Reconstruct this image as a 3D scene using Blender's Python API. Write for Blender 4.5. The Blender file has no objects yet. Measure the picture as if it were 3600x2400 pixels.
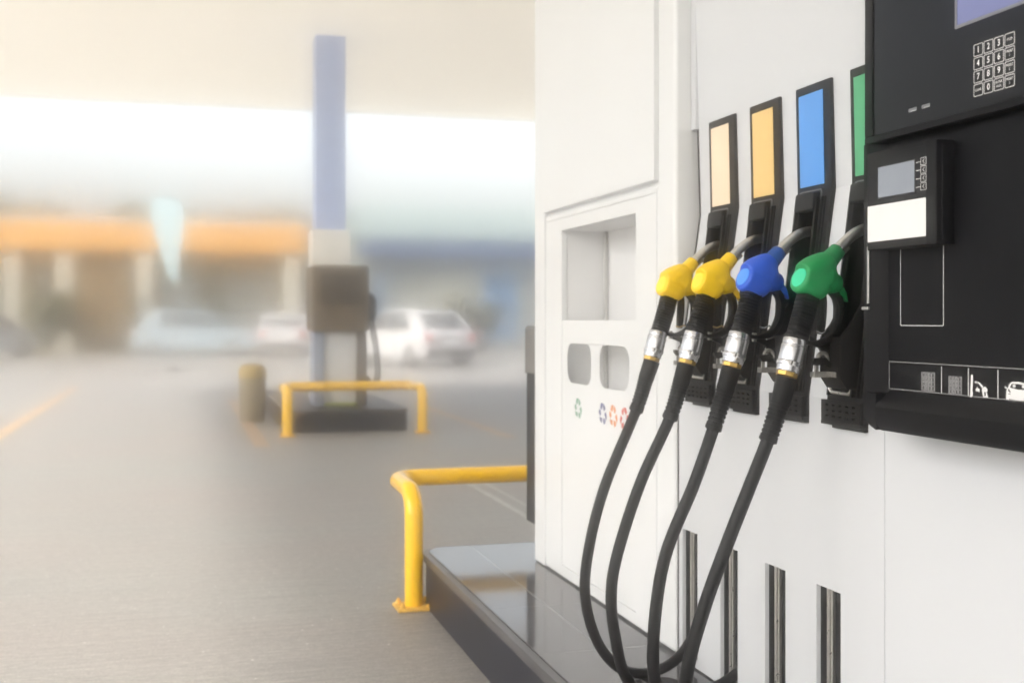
import bpy, bmesh, math, random
from mathutils import Vector, Matrix
from mathutils.geometry import tessellate_polygon
S = bpy.context.scene
COL = S.collection
R = math.radians
random.seed(7)

# ------------------------------------------------------------------ materials
def nodes(name):
    m = bpy.data.materials.new(name); m.use_nodes = True
    nt = m.node_tree
    return m, nt, nt.nodes['Principled BSDF']

def P(name, col, rough=.5, metal=0., var=.06, scale=6., bump=0., bscale=300., coat=0., rvar=.08, spec=.5):
    """Principled surface with a little noise in colour, gloss and relief."""
    m, nt, b = nodes(name)
    N, L = nt.nodes.new, nt.links.new
    tc = N('ShaderNodeTexCoord')
    n = N('ShaderNodeTexNoise'); n.inputs['Scale'].default_value = scale; n.inputs['Detail'].default_value = 5
    L(tc.outputs['Object'], n.inputs['Vector'])
    r = N('ShaderNodeValToRGB')
    r.color_ramp.elements[0].position = .3; r.color_ramp.elements[1].position = .7
    r.color_ramp.elements[0].color = (*[max(0, c * (1 - var)) for c in col], 1)
    r.color_ramp.elements[1].color = (*[min(1, c * (1 + var)) for c in col], 1)
    L(n.outputs['Fac'], r.inputs['Fac']); L(r.outputs['Color'], b.inputs['Base Color'])
    mr = N('ShaderNodeMapRange')
    mr.inputs['To Min'].default_value = max(.01, rough - rvar); mr.inputs['To Max'].default_value = min(1, rough + rvar)
    n2 = N('ShaderNodeTexNoise'); n2.inputs['Scale'].default_value = scale * 2.3; n2.inputs['Detail'].default_value = 6
    L(tc.outputs['Object'], n2.inputs['Vector']); L(n2.outputs['Fac'], mr.inputs['Value']); L(mr.outputs['Result'], b.inputs['Roughness'])
    b.inputs['Metallic'].default_value = metal
    b.inputs['Specular IOR Level'].default_value = spec
    b.inputs['Coat Weight'].default_value = coat; b.inputs['Coat Roughness'].default_value = .06
    if bump:
        n3 = N('ShaderNodeTexNoise'); n3.inputs['Scale'].default_value = bscale; n3.inputs['Detail'].default_value = 3
        L(tc.outputs['Object'], n3.inputs['Vector'])
        bp = N('ShaderNodeBump'); bp.inputs['Strength'].default_value = bump; bp.inputs['Distance'].default_value = .002
        L(n3.outputs['Fac'], bp.inputs['Height']); L(bp.outputs['Normal'], b.inputs['Normal'])
    return m

WHITE = P('white_paint', (.625, .643, .668), .32, var=.012, scale=1.5, bump=.03, bscale=90)
WARM = P('warm_white_paint', (.735, .75, .76), .34, var=.012, scale=1.5, bump=.03, bscale=90)
NICHE = P('niche_paint', (.74, .745, .75), .42, var=.02)
BLACK = P('black_plastic', (.010, .0093, .009), .5, spec=.16, var=.12, scale=20, bump=.12, bscale=900)
PODB = P('satin_black_panel', (.008, .008, .0095), .42, spec=.10, var=.1, scale=9, bump=.1, bscale=1200)
DARK = P('dark_recess', (.008, .008, .009), .6)
SMOKE = P('dark_gloss', (.004, .0042, .006), .3, spec=.12)
GLASS = P('black_display_glass', (.005, .0045, .005), .045, var=.02, rvar=.02, spec=.16)
RUB = P('black_rubber', (.006, .0058, .007), .44, spec=.18, var=.15, scale=30, bump=.2, bscale=700)
HOSE = P('hose_rubber', (.006, .0058, .007), .42, spec=.18, var=.2, scale=14, bump=.1, bscale=500)
STEEL = P('brushed_steel', (.70, .69, .67), .34, 1., var=.1, scale=40)
CHROME = P('machined_aluminium', (.56, .56, .57), .27, 1., var=.03, scale=6, rvar=.02)
ZINC = P('cast_zinc', (.33, .32, .30), .55, .7, var=.3, scale=120, bump=.3, bscale=500)
BRASS = P('brass', (.55, .36, .09), .34, .85, var=.15, scale=80)
GOLD = P('gold_clip', (.6, .42, .16), .3, 1.)
YEL = P('yellow_gloss_paint', (.92, .53, .006), .2, var=.04, scale=9, bump=.05, bscale=60, coat=.35)
YELR = P('worn_yellow_paint', (.70, .42, .07), .55, var=.25, scale=40, bump=.3, bscale=120)
MARK = P('white_print', (.80, .80, .80), .5, var=.03)
TRIM = P('grey_trim', (.20, .20, .21), .35, .4)
SILVER = P('silver_strip', (.62, .60, .57), .3, .9, var=.1, scale=30)

def plastic(name, c, r=.46): return P(name, c, r, var=.07, scale=12, bump=.22, bscale=420, rvar=.06)
NOZ = {  # cover, collar, cap
    'yellow': (plastic('yellow_cover', (.94, .61, .006)), plastic('yellow_collar', (.93, .60, .004)), plastic('yellow_cap', (.95, .72, .05))),
    'blue': (plastic('blue_cover', (.022, .10, .62)), plastic('dark_blue_collar', (.010, .075, .33)), plastic('light_blue_cap', (.07, .29, .84))),
    'green': (plastic('green_cover', (.012, .27, .075)), plastic('dark_green_collar', (.010, .20, .062)), plastic('light_green_cap', (.035, .60, .33))),
}
LBL = {'cream': P('cream_label', (.90, .72, .53), .45, var=.02), 'amber': P('amber_label', (.82, .57, .22), .38, var=.02),
       'blue': P('blue_label', (.10, .33, .80), .4, var=.03), 'green': P('green_label', (.09, .42, .20), .4, var=.04)}

def ground_mat():
    m, nt, b = nodes('brushed_concrete')
    N, L = nt.nodes.new, nt.links.new
    tc = N('ShaderNodeTexCoord')
    def noise(sx, sy, scale, det=6):
        mp = N('ShaderNodeMapping'); mp.inputs['Scale'].default_value = (sx, sy, 1)
        n = N('ShaderNodeTexNoise'); n.inputs['Scale'].default_value = scale; n.inputs['Detail'].default_value = det
        n.inputs['Roughness'].default_value = .65
        L(tc.outputs['Object'], mp.inputs['Vector']); L(mp.outputs['Vector'], n.inputs['Vector']); return n
    streak = noise(.9, 26, 1.6, 8); fine = noise(6, 90, 2.2, 4); blot = noise(.35, .8, .8, 4); grain = noise(1, 1, 95, 3); pock = noise(1, 1.6, 22, 4)
    def ramp(src, c0, c1, p0=.3, p1=.7):
        r = N('ShaderNodeValToRGB'); r.color_ramp.elements[0].position = p0; r.color_ramp.elements[1].position = p1
        r.color_ramp.elements[0].color = (*c0, 1); r.color_ramp.elements[1].color = (*c1, 1); L(src, r.inputs['Fac']); return r
    base = ramp(blot.outputs['Fac'], (.250, .232, .222), (.250, .250, .240), .35, .65)
    st = ramp(streak.outputs['Fac'], (.60, .60, .61), (1.32, 1.32, 1.30))
    fi = ramp(fine.outputs['Fac'], (.80, .80, .80), (1.18, 1.18, 1.18))
    gr = ramp(grain.outputs['Fac'], (.60, .60, .60), (1.36, 1.36, 1.36))
    po = ramp(pock.outputs['Fac'], (.66, .66, .67), (1.28, 1.28, 1.26))
    def mul(a, c):
        x = N('ShaderNodeMix'); x.data_type = 'RGBA'; x.blend_type = 'MULTIPLY'; x.inputs[0].default_value = 1
        x.clamp_result = False
        L(a, x.inputs[6]); L(c, x.inputs[7]); return x.outputs[2]
    c = mul(mul(mul(mul(base.outputs['Color'], st.outputs['Color']), fi.outputs['Color']), gr.outputs['Color']), po.outputs['Color'])
    # light grains of aggregate
    v = N('ShaderNodeTexVoronoi'); v.inputs['Scale'].default_value = 13.; L(tc.outputs['Object'], v.inputs['Vector'])
    sp = ramp(v.outputs['Distance'], (1, 1, 1), (0, 0, 0), .05, .085)
    pick = N('ShaderNodeSeparateColor'); L(v.outputs['Color'], pick.inputs[0])
    gt = N('ShaderNodeMath'); gt.operation = 'GREATER_THAN'; gt.inputs[1].default_value = .5; L(pick.outputs[0], gt.inputs[0])
    mm = N('ShaderNodeMath'); mm.operation = 'MULTIPLY'; L(sp.outputs['Color'], mm.inputs[0]); L(gt.outputs[0], mm.inputs[1])
    x = N('ShaderNodeMix'); x.data_type = 'RGBA'; L(mm.outputs[0], x.inputs[0]); L(c, x.inputs[6]); x.inputs[7].default_value = (.75, .74, .72, 1)
    L(x.outputs[2], b.inputs['Base Color'])
    rr = N('ShaderNodeMapRange'); rr.inputs['To Min'].default_value = .42; rr.inputs['To Max'].default_value = .66
    L(streak.outputs['Fac'], rr.inputs['Value']); L(rr.outputs['Result'], b.inputs['Roughness'])
    bp = N('ShaderNodeBump'); bp.inputs['Strength'].default_value = .35; bp.inputs['Distance'].default_value = .003
    ad = N('ShaderNodeMath'); ad.operation = 'ADD'; L(fine.outputs['Fac'], ad.inputs[0]); L(grain.outputs['Fac'], ad.inputs[1])
    L(ad.outputs[0], bp.inputs['Height']); L(bp.outputs['Normal'], b.inputs['Normal'])
    return m
GROUND = ground_mat()

def tile_mat():
    m, nt, b = nodes('polished_tile')
    N, L = nt.nodes.new, nt.links.new
    tc = N('ShaderNodeTexCoord'); mp = N('ShaderNodeMapping'); mp.inputs['Location'].default_value = (.10, .05, 0)
    br = N('ShaderNodeTexBrick'); br.offset = 0; br.squash = 1
    br.inputs['Scale'].default_value = 1; br.inputs['Brick Width'].default_value = .6; br.inputs['Row Height'].default_value = .6
    br.inputs['Mortar Size'].default_value = .003; br.inputs['Mortar Smooth'].default_value = .1
    br.inputs['Color1'].default_value = (.070, .068, .073, 1); br.inputs['Color2'].default_value = (.082, .080, .085, 1); br.inputs['Mortar'].default_value = (.22, .22, .22, 1)
    L(tc.outputs['Object'], mp.inputs['Vector']); L(mp.outputs['Vector'], br.inputs['Vector']); L(br.outputs['Color'], b.inputs['Base Color'])
    n = N('ShaderNodeTexNoise'); n.inputs['Scale'].default_value = 7; n.inputs['Detail'].default_value = 8
    mp2 = N('ShaderNodeMapping'); mp2.inputs['Scale'].default_value = (8, 1, 1); L(tc.outputs['Object'], mp2.inputs['Vector']); L(mp2.outputs['Vector'], n.inputs['Vector'])
    mr = N('ShaderNodeMapRange'); mr.inputs['To Min'].default_value = .05; mr.inputs['To Max'].default_value = .15
    L(n.outputs['Fac'], mr.inputs['Value']); L(mr.outputs['Result'], b.inputs['Roughness'])
    b.inputs['Specular IOR Level'].default_value = .6
    return m
TILE = tile_mat()
KERB = P('dark_kerb_stone', (.019, .020, .029), .40, var=.02, scale=5, rvar=.01, spec=.2)

def screen_mat(name, c, strength, stripes=0):
    m, nt, b = nodes(name)
    b.inputs['Base Color'].default_value = (*[x * .5 for x in c], 1); b.inputs['Roughness'].default_value = .15
    N, L = nt.nodes.new, nt.links.new
    tc = N('ShaderNodeTexCoord'); w = N('ShaderNodeTexWave'); w.bands_direction = 'Z'; w.inputs['Scale'].default_value = stripes or 150
    w.inputs['Distortion'].default_value = 1.5
    L(tc.outputs['Object'], w.inputs['Vector'])
    r = N('ShaderNodeValToRGB'); r.color_ramp.elements[0].color = (*[x * .8 for x in c], 1); r.color_ramp.elements[1].color = (*c, 1)
    L(w.outputs['Fac'], r.inputs['Fac']); L(r.outputs['Color'], b.inputs['Emission Color']); b.inputs['Emission Strength'].default_value = strength
    return m

# ------------------------------------------------------------------ mesh helpers
class MB:
    def __init__(s): s.v, s.f = [], []
    def add(s, vs, fs):
        k = len(s.v); s.v += [tuple(v) for v in vs]; s.f += [tuple(i + k for i in f) for f in fs]; return s
    def box(s, a, b):
        vs = [(x, y, z) for x in (a[0], b[0]) for y in (a[1], b[1]) for z in (a[2], b[2])]
        return s.add(vs, [(0, 1, 3, 2), (4, 6, 7, 5), (0, 4, 5, 1), (2, 3, 7, 6), (0, 2, 6, 4), (1, 5, 7, 3)])
    def prism(s, loop, axis, a, b, holes=()):
        """2-D loop (plus holes) swept along an axis from a to b. axis x: loop is (y,z); y: (x,z); z: (x,y)."""
        def at(p, t): return {'x': (t, p[0], p[1]), 'y': (p[0], t, p[1]), 'z': (p[0], p[1], t)}[axis]
        loops = [list(loop)] + [list(h) for h in holes]
        tris = tessellate_polygon([[Vector((p[0], p[1], 0)) for p in l] for l in loops])
        flat = [p for l in loops for p in l]; n = len(flat)
        vs = [at(p, a) for p in flat] + [at(p, b) for p in flat]
        fs = []
        for t in tris:
            fs.append(tuple(t)); fs.append(tuple(i + n for i in reversed(t)))
        k = 0
        for l in loops:
            for i in range(len(l)):
                j = (i + 1) % len(l); fs.append((k + i, k + j, k + j + n, k + i + n))
            k += len(l)
        return s.add(vs, fs)
    def ring(s, frames, closed_ends=True):
        """frames: list of equal-length vertex rings."""
        n = len(frames[0]); k = len(s.v)
        s.v += [tuple(p) for fr in frames for p in fr]
        for i in range(len(frames) - 1):
            for j in range(n):
                a, b = k + i * n + j, k + i * n + (j + 1) % n
                s.f.append((a, b, b + n, a + n))
        if closed_ends:
            s.f.append(tuple(k + j for j in reversed(range(n)))); s.f.append(tuple(k + (len(frames) - 1) * n + j for j in range(n)))
        return s
    def tube(s, pts, rad, seg=16, rv=None, ref=(0, 1, 0), power=2., caps=True, fn=None):
        """Tube along pts; rad / rv = half sizes across / along ref; power > 2 squares the section."""
        pts = [Vector(p) for p in pts]; frames = []; prev = Vector(ref)
        for i, p in enumerate(pts):
            t = (pts[min(i + 1, len(pts) - 1)] - pts[max(i - 1, 0)]).normalized()
            v = (prev - t * prev.dot(t)).normalized(); u = t.cross(v); prev = v
            ru = rad(i / (len(pts) - 1)) if callable(rad) else (rad[i] if isinstance(rad, (list, tuple)) else rad)
            w = ru if rv is None else (rv(i / (len(pts) - 1)) if callable(rv) else (rv[i] if isinstance(rv, (list, tuple)) else rv))
            fr = []
            for k in range(seg):
                a = 2 * math.pi * k / seg; ca, sa = math.cos(a), math.sin(a)
                q = (abs(ca) ** power + abs(sa) ** power) ** (-1 / power)
                m = fn(i, a) if fn else 1
                fr.append(p + u * (ru * ca * q * m) + v * (w * sa * q * m))
            frames.append(fr)
        return s.ring(frames, caps)
    def lathe(s, origin, axis, prof, seg=28, caps=True, fn=None):
        """prof: (distance along axis, radius)."""
        o = Vector(origin); t = Vector(axis).normalized(); v = Vector((0, 1, 0)); v = (v - t * v.dot(t)).normalized(); u = t.cross(v)
        fr = [[o + t * d + (u * math.cos(2 * math.pi * k / seg) + v * math.sin(2 * math.pi * k / seg)) * (r * (fn(i, k) if fn else 1)) for k in range(seg)] for i, (d, r) in enumerate(prof)]
        return s.ring(fr, caps)
    def build(s, name, mat, parent=None, bevel=0., seg=2, smooth=40, off=None):
        me = bpy.data.meshes.new(name)
        vs = s.v if off is None else [(v[0] - off[0], v[1] - off[1], v[2] - off[2]) for v in s.v]
        me.from_pydata(vs, [], s.f)
        bm = bmesh.new(); bm.from_mesh(me); bmesh.ops.recalc_face_normals(bm, faces=bm.faces); bm.to_mesh(me); bm.free()
        if smooth:
            me.polygons.foreach_set('use_smooth', [True] * len(me.polygons)); me.set_sharp_from_angle(angle=R(smooth))
        me.materials.append(mat)
        o = bpy.data.objects.new(name, me); COL.objects.link(o)
        if parent: o.parent = parent
        if bevel:
            b = o.modifiers.new('bevel', 'BEVEL'); b.width = bevel; b.segments = seg; b.limit_method = 'ANGLE'; b.angle_limit = R(35); b.harden_normals = bool(smooth)
        return o

def tag(o, label=None, cat=None, group=None, kind=None):
    for k, v in (('label', label), ('category', cat), ('group', group), ('kind', kind)):
        if v: o[k] = v
    return o
def thing(name, label, cat, loc=(0, 0, 0), rz=0., group=None):
    o = bpy.data.objects.new(name, None); COL.objects.link(o); o.location = loc; o.rotation_euler = (0, 0, rz); o.empty_display_size = .1
    return tag(o, label, cat, group)
def kids(o): return [c for c in bpy.data.objects if c.parent == o]
def copy_tree(o, parent=None):
    c = o.copy(); COL.objects.link(c); c.parent = parent
    for ch in kids(o): copy_tree(ch, c)
    return c
def catmull(pts, n=8):
    pts = [Vector(p) for p in pts]; out = []
    q = [pts[0] * 2 - pts[1]] + pts + [pts[-1] * 2 - pts[-2]]
    for i in range(1, len(q) - 2):
        a, b, c, d = q[i - 1], q[i], q[i + 1], q[i + 2]
        for k in range(n):
            t = k / n
            out.append(.5 * ((2 * b) + (c - a) * t + (2 * a - 5 * b + 4 * c - d) * t * t + (3 * b - a - 3 * c + d) * t ** 3))
    out.append(pts[-1]); return out
def interp(tab, z):
    for (z0, x0), (z1, x1) in zip(tab, tab[1:]):
        if z <= z1: return x0 + (x1 - x0) * (z - z0) / (z1 - z0)
    return tab[-1][1]
def rrect(x0, y0, x1, y1, r, n=5):
    out = []
    for cx, cy, a0 in ((x1 - r, y1 - r, 0), (x0 + r, y1 - r, 90), (x0 + r, y0 + r, 180), (x1 - r, y0 + r, 270)):
        for k in range(n + 1):
            a = R(a0 + 90 * k / n); out.append((cx + r * math.cos(a), cy + r * math.sin(a)))
    return out
_txt = {}
def text_mesh(t, size):
    """Flat triangles (x to the right, y up, centred) of a word."""
    cu = bpy.data.curves.new('lettering', 'FONT'); cu.body = t; cu.size = size; cu.align_x = 'CENTER'; cu.align_y = 'CENTER'
    o = bpy.data.objects.new('lettering', cu); COL.objects.link(o); bpy.context.view_layer.update()
    me = o.evaluated_get(bpy.context.evaluated_depsgraph_get()).to_mesh()
    vs = [(v.co.x, v.co.y) for v in me.vertices]; fs = [tuple(p.vertices) for p in me.polygons]
    bpy.data.objects.remove(o); bpy.data.curves.remove(cu)
    return vs, fs
def put_text(mb, t, size, x, y, z, bold=0., h=.0004, sx=1.):
    """Lettering lying on a facade plane at x, read from -X."""
    vs, fs = text_mesh(t, size); offs = [(0, 0)] if not bold else [(-bold, 0), (bold, 0), (0, bold), (0, -bold)]
    for k, (dx, dy) in enumerate(offs):
        mb.add([(x - h - k * .00004, y - (a * sx + dx), z + b + dy) for a, b in vs], fs)
def flat(mb, loop, x, h=.0004, holes=()):
    """Flat printed shape (y,z) on a facade plane."""
    return mb.prism(loop, 'x', x - h, x + .0002, holes)
def outline(mb, y0, z0, y1, z1, r, w, x, h=.0004):
    flat(mb, rrect(y0, z0, y1, z1, r), x, h, [rrect(y0 + w, z0 + w, y1 - w, z1 - w, max(.0002, r - w))])

# ------------------------------------------------------------------ camera
CAMX, CAMZ = -1.495, 1.3
cam = bpy.data.cameras.new('camera'); co = bpy.data.objects.new('camera', cam); COL.objects.link(co)
co.location = (CAMX, 0, CAMZ); co.rotation_euler = (R(90), 0, R(-15.8))
cam.lens = 41; cam.sensor_width = 36; cam.shift_y = (1126 - 1200) / 3600; cam.clip_end = 3000; cam.clip_start = .05
cam.dof.use_dof = True; cam.dof.focus_distance = 2.6; cam.dof.aperture_fstop = 4.2
S.camera = co

# ------------------------------------------------------------------ ground
g = MB(); g.add([(-150, -45, 0), (150, -45, 0), (150, 215, 0), (-150, 215, 0)], [(0, 1, 2, 3)])
tag(g.build('ground', GROUND, smooth=0), kind='structure')
ORANGE = P('orange_line_paint', (.38, .26, .15), .6, var=.2, scale=3)
JOINT = P('pale_joint_filler', (.42, .42, .40), .6, var=.15)
for x, y0, y1, w in ((-.70, 12.2, 19.5, .16), (-3.48, 12.6, 24, .16), (2.02, 12.4, 17.2, .16), (4.9, 12.4, 17.2, .16)):
    m = MB(); m.add([(x - w / 2, y0, .004), (x + w / 2, y0, .004), (x + w / 2, y1, .004), (x - w / 2, y1, .004)], [(0, 1, 2, 3)])
    tag(m.build('road_marking', ORANGE, smooth=0), kind='structure')
for x, w in ((.70, .05), (.83, .03)):
    m = MB(); m.add([(x - w / 2, 5.0, .004), (x + w / 2, 5.0, .004), (x + w / 2, 9.5, .004), (x - w / 2, 9.5, .004)], [(0, 1, 2, 3)])
    tag(m.build('pavement_joint', JOINT, smooth=0), kind='structure')

# ------------------------------------------------------------------ pump island
IZ = .245
def island(name, label, x0, y0, x1, y1, h, r, group=None, tile=TILE):
    t = thing(name, label, 'pump island', ((x0 + x1) / 2, (y0 + y1) / 2, 0), group=group); off = t.location
    MB().prism(rrect(x0 + .012, y0 + .012, x1 - .012, y1 - .012, r, 8), 'z', -.02, h - .040).build('kerb', KERB, t, .004, off=off)
    MB().prism(rrect(x0, y0, x1, y1, r, 10), 'z', h - .040, h - .004, [rrect(x0 + .03, y0 + .03, x1 - .03, y1 - .03, r - .03, 10)]).build('edge_trim', P('trim_stone', (.070, .068, .072), .32, var=.05, scale=30, rvar=.02), t, .008, 3, off=off)
    MB().prism(rrect(x0 + .031, y0 + .031, x1 - .031, y1 - .031, r - .031, 10), 'z', h - .035, h).build('tile_top', tile, t, .002, off=off)
    return t
island('pump_island', 'dark polished pump island with rounded kerb corner under the white dispenser', -.44, -.6, 1.45, 5.35, IZ, .14)

# ------------------------------------------------------------------ yellow guard rails
def guard_rail(label, x0, x1, y0, y1, zc, r, group):
    t = thing('guard_rail', label, 'guard rail', (x0, y0, 0), group=group); off = t.location
    b = .12
    def arc(c, a, e, n=7):
        c, a, e = Vector(c), Vector(a), Vector(e)
        return [c + a * math.cos(k / n * math.pi / 2) + e * math.sin(k / n * math.pi / 2) for k in range(n + 1)]
    d = y1 - y0; sg = 1 if d > 0 else -1
    pts = [Vector((x0, y0, .008)), Vector((x0, y0, .2))]
    pts += arc((x0, y0 + sg * b, zc - b), (0, -sg * b, 0), (0, 0, b))
    pts += arc((x0 + b, y1 - sg * b, zc), (-b, 0, 0), (0, sg * b, 0))
    pts += arc((x1 - b, y1 - sg * b, zc), (0, sg * b, 0), (b, 0, 0))
    pts += arc((x1, y0 + sg * b, zc - b), (0, 0, b), (0, -sg * b, 0))
    pts += [Vector((x1, y0, .2)), Vector((x1, y0, .008))]
    MB().tube(pts, r, 28, ref=(1, 0, 0)).build('rail', YEL, t, smooth=60, off=off)
    for x in (x0, x1):
        pl = MB().box((x - .085, y0 - .075, .0), (x + .085, y0 + .075, .014)).build('base_plate', YELR, t, .003, off=off)
        for dx in (-.062, .062):
            for dy in (-.055, .055):
                bo = MB().lathe((x + dx, y0 + dy, .013), (0, 0, 1), [(0, .017), (.004, .017), (.004, .012), (.013, .012), (.013, .007), (.024, .006)], 8)
                bo.build('bolt', YELR, pl, smooth=0, off=off)
    return t
guard_rail('glossy yellow tube rail with bolted foot around the near island end', -.484, 1.42, 5.204, 5.71, .52, .0415, 'yellow island guard rails')

# ------------------------------------------------------------------ fuel dispenser
WALL = [(0, 0), (1.113, 0), (1.63, .075), (1.905, .067), (2.8, .043)]
BOOT = [(0, -.013), (1.05, -.013), (1.632, .063), (1.91, .057), (2.8, .03)]
BC = [3.19, 2.9225, 2.664, 2.405]
SC = [3.285, 3.02, 2.752, 2.4905]
disp = thing('fuel_dispenser', 'white fuel dispenser with black nozzle boots and black control panel', 'fuel dispenser', (.4, 2.2, IZ))
D0 = disp.location
def grid(ys, zs, hole, xf):
    m = MB(); ys = sorted(ys); zs = sorted(zs); idx = {}
    def vid(y, z):
        if (y, z) not in idx: idx[(y, z)] = len(m.v); m.v.append((xf(z), y, z))
        return idx[(y, z)]
    for y0, y1 in zip(ys, ys[1:]):
        for z0, z1 in zip(zs, zs[1:]):
            if hole((y0 + y1) / 2, (z0 + z1) / 2): continue
            m.f.append((vid(y0, z0), vid(y0, z1), vid(y1, z1), vid(y1, z0)))
    return m
def solid(o, t):
    md = o.modifiers.new('thickness', 'SOLIDIFY'); md.thickness = t; md.offset = -1; return o
SW = .0545
ys = [1.0, 2.2575, 3.365] + [c + s * .081 for c in BC for s in (-1, 1)] + [c + s * SW for c in SC for s in (-1, 1)]
zs = [.25, .27, .656, 1.06, 1.113, 1.63, 1.90, 2.72]
def inhole(y, z):
    if 1.06 < z < 1.90 and any(abs(y - c) < .081 for c in BC): return True
    if .27 < z < .656 and any(abs(y - c) < SW for c in SC): return True
    return y < 2.2575 and z < 1.06
fp = grid(ys, zs, inhole, lambda z: interp(WALL, z))
o = fp.build('front_panel', WHITE, disp, off=D0, smooth=0)
# faces must look towards -X so the sheet thickens inwards
for p in o.data.polygons:
    if p.normal.x > 0: p.flip()
solid(o, .012)
MB().box((.055, 3.3655, 1.90), (.09, 3.398, 2.72)).build('corner_strip', WHITE, disp, .002, off=D0)
gs = [(.004, .25), (.004, 1.113), (.079, 1.63), (.071, 1.899), (.12, 1.899), (.12, .25)]
MB().prism(gs, 'y', 3.366, 3.386).build('gap_seal', BLACK, disp, off=D0)
dr = MB().box((-.004, 1.0, .25), (.03, 2.2515, 1.0605)).build('service_door', WHITE, disp, .0025, off=D0)
bd = MB(); bd.box((.22, 1.02, .25), (.95, 3.36, 2.72))
prof = [(.012, .25), (.012, 1.113), (.087, 1.63), (.079, 1.905), (.056, 2.70), (.225, 2.70), (.225, .25)]
bd.prism(prof, 'y', 1.002, 1.02); bd.box((.05, 1.0, 2.7201), (.95, 3.36, 2.745))
bd.build('cabinet_body', WHITE, disp, off=D0)
MB().box((.03, 1.02, .2), (.9, 3.36, .2499)).build('plinth', DARK, disp, off=D0)

sc = MB().lathe((.001, 3.352, .272), (-1, 0, 0), [(0, .007), (.003, .007), (.0045, .005), (.0045, .001)], 14); sc.build('screw', BLACK, disp, off=D0)
# hose slots
for c in SC:
    m = MB(); y0, y1, z0, z1, xb = c - SW + .0005, c + SW - .0005, .2705, .6555, .10
    m.add([(.0115, y0, z0), (.0115, y1, z0), (.0115, y1, z1), (.0115, y0, z1), (xb, y0, z0), (xb, y1, z0), (xb, y1, z1), (xb, y0, z1)],
          [(4, 5, 6, 7), (0, 1, 5, 4), (3, 2, 6, 7), (0, 3, 7, 4), (1, 2, 6, 5)])
    sl = m.build('hose_slot', SMOKE, disp, smooth=0, off=D0)
    gu = MB().box((.018, c + SW - .042, .272), (.028, c + SW - .016, .654)); gu.box((.012, c + SW - .038, .272), (.019, c + SW - .029, .654))
    gu.build('guide_strip', SILVER, sl, .0015, off=D0)
    MB().box((.03, c - SW + .012, .272), (.0995, c - SW + .03, .654)).build('inner_web', SMOKE, sl, off=D0, smooth=0)

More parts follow.
